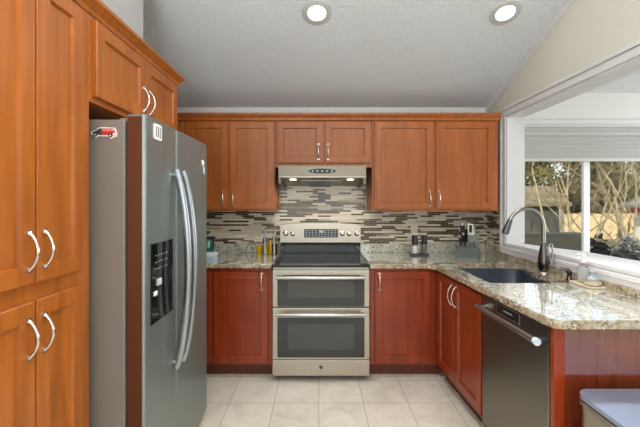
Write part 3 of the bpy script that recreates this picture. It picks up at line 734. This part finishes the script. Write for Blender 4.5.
# ------------------------------------------------------------------ things on the counters
t = thing('smart_display', 'small dark smart display with green picture beside the fridge', 'display', (-1.03, 3.33, CT))
def tilt(z): return 3.30+(z-CT)*.28
def scr(d0, d1, x0, x1, z0, z1):
    return lambda bm: prism(bm, [(tilt(z0)+d0, z0), (tilt(z1)+d0, z1), (tilt(z1)+d1, z1), (tilt(z0)+d1, z0)], x0, x1, 'x')
mk('case', scr(0, .012, -1.2, -.965, CT+.03, CT+.155), BLACK, t)
mk('screen', scr(-.0015, 0, -1.19, -.978, CT+.04, CT+.145), TEAL, t, label='green and blue picture on the screen')
mk('picture_spot', scr(-.002, -.0015, -1.02, -.998, CT+.07, CT+.13), mat('mint_print', (170, 200, 180), .4), t)
mk('stand', lambda bm: prism(bm, [(3.29, CT), (3.40, CT), (3.37, CT+.05), (3.31, CT+.05)], -1.16, -1.0, 'x'), CHAR, t)
t = thing('card_box', 'pale blue flat box on the counter by the fridge', 'box', (-.93, 2.99, CT))
mk('carton', boxes([(-1.02, -.852, 2.945, 3.06, CT, CT+.06)], .003), PALEB, t)
mk('box_lid', boxes([(-1.023, -.849, 2.942, 3.063, CT+.045, CT+.066)], .003), mat('white_blue_card', (208, 218, 222), .6), t)
mk('label_print', boxes([(-.97, -.87, 2.9443, 2.945, CT+.012+.014*k, CT+.017+.014*k) for k in range(2)]), mat('blue_grey_print', (130, 150, 160), .6), t)
def cruet(x, y, label):
    t = thing('oil_cruet', label, 'bottle', (x, y, CT), 'glass oil bottles left of the stove')
    mk('bottle', lambda bm: lathe(bm, [(.024, CT), (.027, CT+.003), (.027, CT+.13), (.022, CT+.15), (.012, CT+.165), (.0115, CT+.19)], (x, y, 0), 20), CGLASS, t, True)
    mk('oil', lambda bm: lathe(bm, [(.022, CT+.004), (.024, CT+.006), (.024, CT+.10)], (x, y, 0), 20), OIL2 if x < -.45 else DOIL, t, True, 'oil inside the bottle')
    mk('pourer', lambda bm: (lathe(bm, [(.014, CT+.19), (.014, CT+.215), (.007, CT+.22), (.005, CT+.235)], (x, y, 0), 16), tube(bm, [(x, y, CT+.23), (x, y-.008, CT+.245), (x, y-.02, CT+.25)], .004, 8)), STEEL, t, True, 'steel pourer cap')
    mk('front_band', boxes([(x-.006, x+.006, y-.0285, y-.0275, CT+.004, CT+.19)]), GREYMETAL, t, label='narrow steel strip')
cruet(-.492, 3.36, 'tall glass oil cruet with steel pourer, farther from the stove')
cruet(-.405, 3.36, 'tall glass oil cruet with steel pourer, close beside the stove')
def jar(x, y, r, h, m, label):
    t = thing('oil_bottle', label, 'bottle', (x, y, CT), 'short yellow bottles behind the cruets')
    mk('bottle', lambda bm: lathe(bm, [(r*.9, CT), (r, CT+.004), (r, CT+h*.8), (r*.6, CT+h*.92)], (x, y, 0), 18), m, t, True)
    mk('cap', lambda bm: lathe(bm, [(r*.62, CT+h*.92), (r*.62, CT+h)], (x, y, 0), 18), m if h > .1 else mat('yellow_cap', (196, 176, 60), .5), t, True)
YEL = mat('yellow_oil', (206, 170, 24), .15)
jar(-.556, 3.41, .028, .085, YEL, 'short yellow jar, leftmost of the bottles by the stove')
jar(-.449, 3.43, .03, .125, YEL, 'yellow oil bottle standing between the two tall cruets')
# outlet
t = thing('wall_outlet', 'cream outlet plate with white plug on the tile above the grinders', 'outlet', (.94, YB-.013, 1.12))
mk('plate', boxes([(.905, .975, YB-.018, YB-.012, 1.07, 1.19)], .002), mat('cream_plastic', (216, 208, 176), .4), t)
mk('plug', boxes([(.915, .965, YB-.05, YB-.018, 1.055, 1.105)], .005), WHITEP, t, label='white plug')
# grinders
t = thing('grinder_stand', 'dark stand holding two grinders on the right counter', 'stand', (.93, 3.31, CT))
mk('tray', boxes([(.848, 1.012, 3.27, 3.35, CT, CT+.018)], .004), CHAR, t)
mk('post', lambda bm: (tube(bm, [(.93, 3.325, CT+.015), (.93, 3.325, CT+.125)], .006, 10), tube(bm, [(.93+.013*math.sin(a), 3.325, CT+.14-.013*math.cos(a)) for a in [k*PI/6 for k in range(13)]], .003, 6)), HANDLE, t, True)
for x, m, lab in ((.888, mat('white_salt', (222, 222, 220), .5), 'black topped salt grinder with white grains on the stand'), (.974, mat('dark_pepper', (112, 100, 92), .6), 'black topped pepper grinder with dark corns on the stand')):
    t = thing('grinder', lab, 'grinder', (x, 3.305, CT+.0185), 'grinders on the stand')
    z = CT+.0185
    mk('grain_chamber', lambda bm: lathe(bm, [(.024, z), (.025, z+.003), (.025, z+.07)], (x, 3.305, 0), 20), m, t, True)
    mk('grinder_head', lambda bm: lathe(bm, [(.026, z+.07), (.026, z+.155), (.022, z+.165), (.001, z+.166)], (x, 3.305, 0), 20), BLACK, t, True, 'black grinder head')
    mk('steel_ring', lambda bm: lathe(bm, [(.0268, z+.072), (.0268, z+.08)], (x, 3.305, 0), 20), STEEL, t, True)
# knife block
kx, ky = 1.355, 3.235
KB = []
t = thing('knife_block', 'charcoal knife block with slanted slot frame in the counter corner', 'knife block', (kx, ky, CT)); KB.append(t)
mk('base', lambda bm: prism(bm, [(1.262, CT), (1.435, CT), (1.445, CT+.012), (1.44, CT+.075), (1.43, CT+.09), (1.265, CT+.09)], 3.16, 3.29, 'y'), mat('block_charcoal', (92, 98, 96), .4), t)
mk('slanted_block', lambda bm: prism(bm, [(1.355, CT+.088), (1.44, CT+.088), (1.405, CT+.285), (1.35, CT+.285)], 3.18, 3.285, 'y'), mat('grey_block', (118, 122, 116), .4), t)
mk('slot_frame', lambda bm: prism(bm, [(1.353, CT+.20), (1.408, CT+.20), (1.398, CT+.298), (1.352, CT+.298)], 3.17, 3.18, 'y'), mat('block_metal', (200, 202, 194), .4, .3), t)
mk('slot', lambda bm: prism(bm, rrect(1.364, 1.389, CT+.22, CT+.288, .008), 3.1685, 3.17, 'y'), BLACK, t)
def knife(i, base, d, ln, r, label, small):
    t = thing('knife', label, 'knife', base, 'steak knives in the block' if small else 'large knives in the block'); KB.append(t)
    b = Vector(base); d = Vector(d).normalized()
    mk('bolster', lambda bm: tube(bm, [b-d*.001, b+d*(.012 if small else .035)], [r*.9, r*.95], 10), STEEL, t, True)
    mk('handle', lambda bm: tube(bm, [b+d*.012, b+d*ln*.5, b+d*(ln-.01)], [r, r*.85, r*1.05], 10), BLACK if not small else STEEL, t, True)
    mk('end_cap', lambda bm: tube(bm, [b+d*(ln-.022), b+d*ln], [r*1.15, r*1.05], 10), STEEL, t, True, 'steel end cap')
for i in range(5):
    knife(i, (1.282+.033*i, 3.172, CT+.093), (0, -.28, 1), .042, .0095, ['leftmost', 'second from left', 'middle', 'second from right', 'rightmost'][i]+' short steak knife along the front of the knife block', True)
big = [((1.295, 3.205, CT+.093), (-.16, -.1, 1), .10, .0125, 'low black handled knife at the left of the knife block'),
       ((1.328, 3.205, CT+.093), (-.12, -.1, 1), .125, .0125, 'black handled knife beside the slanted frame of the block'),
       ((1.31, 3.245, CT+.093), (-.08, 0, 1), .205, .0135, 'tall black handled knife reaching highest out of the block'),
       ((1.338, 3.245, CT+.093), (-.05, 0, 1), .175, .0135, 'black handled knife between the tallest knife and the slanted frame')]
for i, (b, d, l, r, lab) in enumerate(big): knife(i, b, d, l, r, lab, False)

KP = Vector((kx, ky, 0)); KR = Matrix.Rotation(-.5, 4, 'Z')
for o in KB: o.location = KP + KR @ (o.location-KP); o.rotation_euler = (0, 0, -.5)

# ------------------------------------------------------------------ ceiling lights
sl = math.atan(SL)
RING = mat('lamp_ring', (186, 186, 184), .5)
for x, y, lab in ((-.008, 2.462, 'round recessed ceiling light near the middle of the ceiling'), (1.28, 2.462, 'round recessed ceiling light by the right wall')):
    z = zc(y)
    t = thing('ceiling_light', lab, 'light', (x, y, z), 'recessed ceiling lights')
    t.rotation_euler = (-sl, 0, 0)
    mk('trim_ring', lambda bm: lathe(bm, [(.102, .001), (.102, -.004), (.096, -.008), (.062, -.006), (.06, .001)], (0, 0, 0), 36), RING, t, True, local=True)
    mk('lens', lambda bm: lathe(bm, [(.06, .001), (.06, -.004), (.001, -.005)], (0, 0, 0), 36), EMIT, t, True, 'glowing lens', local=True)
    light('ceiling_and_fill_lamp', 'AREA', (x, y-.01, z-.02), (-sl, 0, 0), 8 if x < 1 else 2, (1, .97, .93), .12, spread=1.75 if x < 1 else .9)
for x in (0, .9, -1.0):
    light('ceiling_and_fill_lamp', 'AREA', (x, .5 if x > -.5 else .2, 3.15), (0, 0, 0), 12, (1, .98, .96), .16)  # extra unseen lamps without fixtures, added to light the room

# ------------------------------------------------------------------ outside
GZ = -1.0
struct('ground', boxes([(-10, 60, 4.3, 70, GZ-.2, GZ)]), LAWN)
t = thing('garden_fence', 'sunlit tan board fence behind the bare trees', 'fence', (16, 23, GZ))
mk('boards', boxes([(6+.152*i, 6.148+.152*i, 23, 23.03, GZ, .62+(.02 if i % 3 else 0)) for i in range(170)]), FENCEM, t)
mk('rail', boxes([(6, 31.8, 23.03, 23.08, z, z+.09) for z in (-.6, .3)]), FENCEM, t)
t = thing('garden_shed', 'grey garden shed with brown roof seen through the left pane', 'shed', (7.2, 15, GZ))
mk('shed_wall', boxes([(4.6, 9.55, 14, 16, GZ, 1.25)]), SHEDW, t)
mk('shed_roof', lambda bm: prism(bm, [(13.8, 1.22), (15, 1.95), (16.2, 1.22), (16.2, 1.32), (15, 2.05), (13.8, 1.32)], 4.4, 9.75, 'x'), SHEDR, t)
mk('corner_board', boxes([(9.4, 9.57, 13.97, 14.0, GZ, 1.22)]), mat('pale_board', (140, 140, 134), .7), t)
t = thing('garden_wall', 'low dark grey garden wall outside the sunroom window', 'wall', (4.6, 7.2, GZ))
mk('wall_block', boxes([(1.5, 5.2, 7, 7.25, GZ, .74)]), DGREY, t)
mk('coping', boxes([(1.49, 5.21, 6.99, 7.26, .74, .79)], .004), DGREY, t)
t = thing('playhouse', 'small white and red playhouse with grey roof beyond the right pane', 'playhouse', (13.8, 13.3, GZ))
mk('wall', boxes([(12.15, 15.6, 12.9, 13.8, GZ, 1.0)]), mat('playhouse_white', (220, 218, 212), .7), t)
mk('red_band', boxes([(11.95, 15.7, 12.8, 13.85, 1.0, 1.19)]), RED, t)
mk('roof', lambda bm: prism(bm, [(11.7, 1.19), (13.8, 2.0), (15.9, 1.19), (15.9, 1.3), (13.8, 2.11), (11.7, 1.3)], 12.6, 14.0, 'y'), GROOF, t)
mk('door', boxes([(12.8, 13.3, 12.87, 12.9, GZ, .5)]), mat('playhouse_blue', (120, 130, 150), .7), t)

def leaf_cloud(bm, c, rad, n, size, rnd):
    c = Vector(c); rad = Vector(rad)
    for _ in range(n):
        while True:
            q = Vector((rnd.uniform(-1, 1), rnd.uniform(-1, 1), rnd.uniform(-1, 1)))
            if .25 < q.length < 1: break
        p = c + Vector((q.x*rad.x, q.y*rad.y, q.z*rad.z))
        u = Vector((rnd.gauss(0, 1), rnd.gauss(0, 1), rnd.gauss(0, 1))).normalized(); v = u.orthogonal().normalized()
        s = size*rnd.uniform(.6, 1.4)
        vs = [bm.verts.new(p+u*s), bm.verts.new(p+v*s*.45), bm.verts.new(p-u*s), bm.verts.new(p-v*s*.45)]
        bm.faces.new(vs)
def branches(bm, fine, p, d, L_, r, depth, rnd):
    pts = [Vector(p)]; rs = [r]; d = Vector(d).normalized(); n = 4
    for k in range(n):
        d = (d + Vector((rnd.gauss(0, .13), rnd.gauss(0, .13), rnd.gauss(.03, .08)))).normalized()
        pts.append(pts[-1]+d*L_/n); rs.append(r*(1-.55*(k+1)/n))
    tube(bm if depth > 1 else fine, pts, rs, 6 if depth > 2 else 4, cap=False)
    if depth == 0: return
    for k in range(3 if depth > 1 else 4):
        i = rnd.randint(1, n); a = Vector((rnd.gauss(0, 1), rnd.gauss(0, 1), rnd.gauss(.35, .5))).normalized()
        branches(bm, fine, pts[i], (d*.75+a*.75), L_*rnd.uniform(.5, .75), max(rs[i]*.6, .005), depth-1, rnd)
def bare_tree(x, y, h, lean, seed, label):
    rnd = random.Random(seed)
    t = thing('bare_tree', label, 'tree', (x, y, GZ), 'bare garden trees')
    bm, fine = bmesh.new(), bmesh.new()
    for k in range(3):
        a = rnd.uniform(0, 6.28)
        branches(bm, fine, (0.12*math.cos(a), 0.12*math.sin(a), 0), (lean+.28*math.cos(a+k*2), .2*math.sin(a+k*2), 1), h*rnd.uniform(.5, .62), .047, 4, rnd)
    for nm, b, m in (('trunk', bm, BARK), ('twigs', fine, TWIG)):
        me = bpy.data.meshes.new(nm); b.to_mesh(me); b.free(); me.materials.append(m)
        o = bpy.data.objects.new(nm, me); COL.objects.link(o); o.parent = t
for i, (x, y, h, l, lab) in enumerate([(7.9, 11.2, 6.0, -.25, 'pale bare tree leaning left in the left window pane'),
        (8.6, 11.6, 6.2, .12, 'pale bare multi-stemmed tree left of the window mullion'),
        (9.6, 11.0, 6.0, .1, 'pale bare tree just right of the window mullion'),
        (12.6, 15.0, 7, 0, 'bare tree farther back behind the left pane trees'),
        (14.2, 14.8, 7, .1, 'bare tree in the middle of the right pane'),
        (18.0, 17.0, 7.5, 0, 'bare tree behind the playhouse roof')]):
    bare_tree(x, y, h, l, 40+i, lab)
def leafy(x, y, h, w, m, seed, label, n=11000):
    rnd = random.Random(seed)
    t = thing('leafy_tree', label, 'tree', (x, y, GZ), 'leafy trees behind the fence')
    mk('trunk', lambda bm: tube(bm, [(0, 0, 0), (.1, 0, h*.4), (0, .1, h*.8)], [.22, .16, .06], 8), BARK, t, local=True)
    def f(bm):
        for k in range(9):
            q = k/8
            leaf_cloud(bm, (rnd.uniform(-.5, .5)*w*.7, rnd.uniform(-.4, .4)*w*.6, h*(.14+.76*q)), (w*.55*(1.05-.6*q), w*.5*(1.05-.6*q), h*.16), n//9, .16, rnd)
    mk('crown', f, m, t, local=True)
for i, (x, y, h, w, m, lab) in enumerate([(12.5, 26, 2.9, 4, LEAF3, 'brown olive leafy tree farthest left behind the fence'), (19.0, 25.5, 6.6, 3.6, LEAF3, 'tall brown olive tree left of the window mullion'),
        (21.5, 27, 7.2, 5, LEAF2, 'tall dark green tree behind the window mullion'), (19.3, 30, 7.8, 5, LEAF1, 'tall olive tree between its darker neighbours'),
        (25.5, 27, 7.2, 5, LEAF1, 'tall olive tree in the right window pane'), (30, 28, 7.4, 5.5, LEAF2, 'dark green tree right of the playhouse'),
        (14.6, 31, 3.6, 4.5, LEAF2, 'smaller green tree at the back on the left')]):
    leafy(x, y, h, w, m, 70+i, lab)
def shrub(x, y, w, h, m, seed, label):
    rnd = random.Random(seed)
    t = thing('garden_shrub', label, 'shrub', (x, y, GZ), 'shrubs below the window')
    mk('stem', lambda bm: [tube(bm, [(0, 0, 0), (a*.3, b*.3, h*.5), (a*.6, b*.6, h*.85)], [.03, .02, .01], 6) for a, b in ((w, 0), (-w, .2), (.1, w), (0, -w))], BARK, t, local=True)
    mk('foliage', lambda bm: [leaf_cloud(bm, (rnd.uniform(-.5, .5)*w, rnd.uniform(-.4, .4)*w, h*rnd.uniform(.35, .72)), (w*.5, w*.5, h*.28), 330, .06, rnd) for _ in range(7)], m, t, local=True)
shrub(4.98, 6.35, .42, 1.85, SHRUB, 5, 'dark shrub just right of the window mullion')
shrub(5.68, 6.6, .45, 1.85, GSHRUB, 6, 'grey green shrub at the right edge of the window')
shrub(6.6, 6.8, .5, 1.85, SHRUB, 8, 'dark shrub outside beyond the right end of the window')
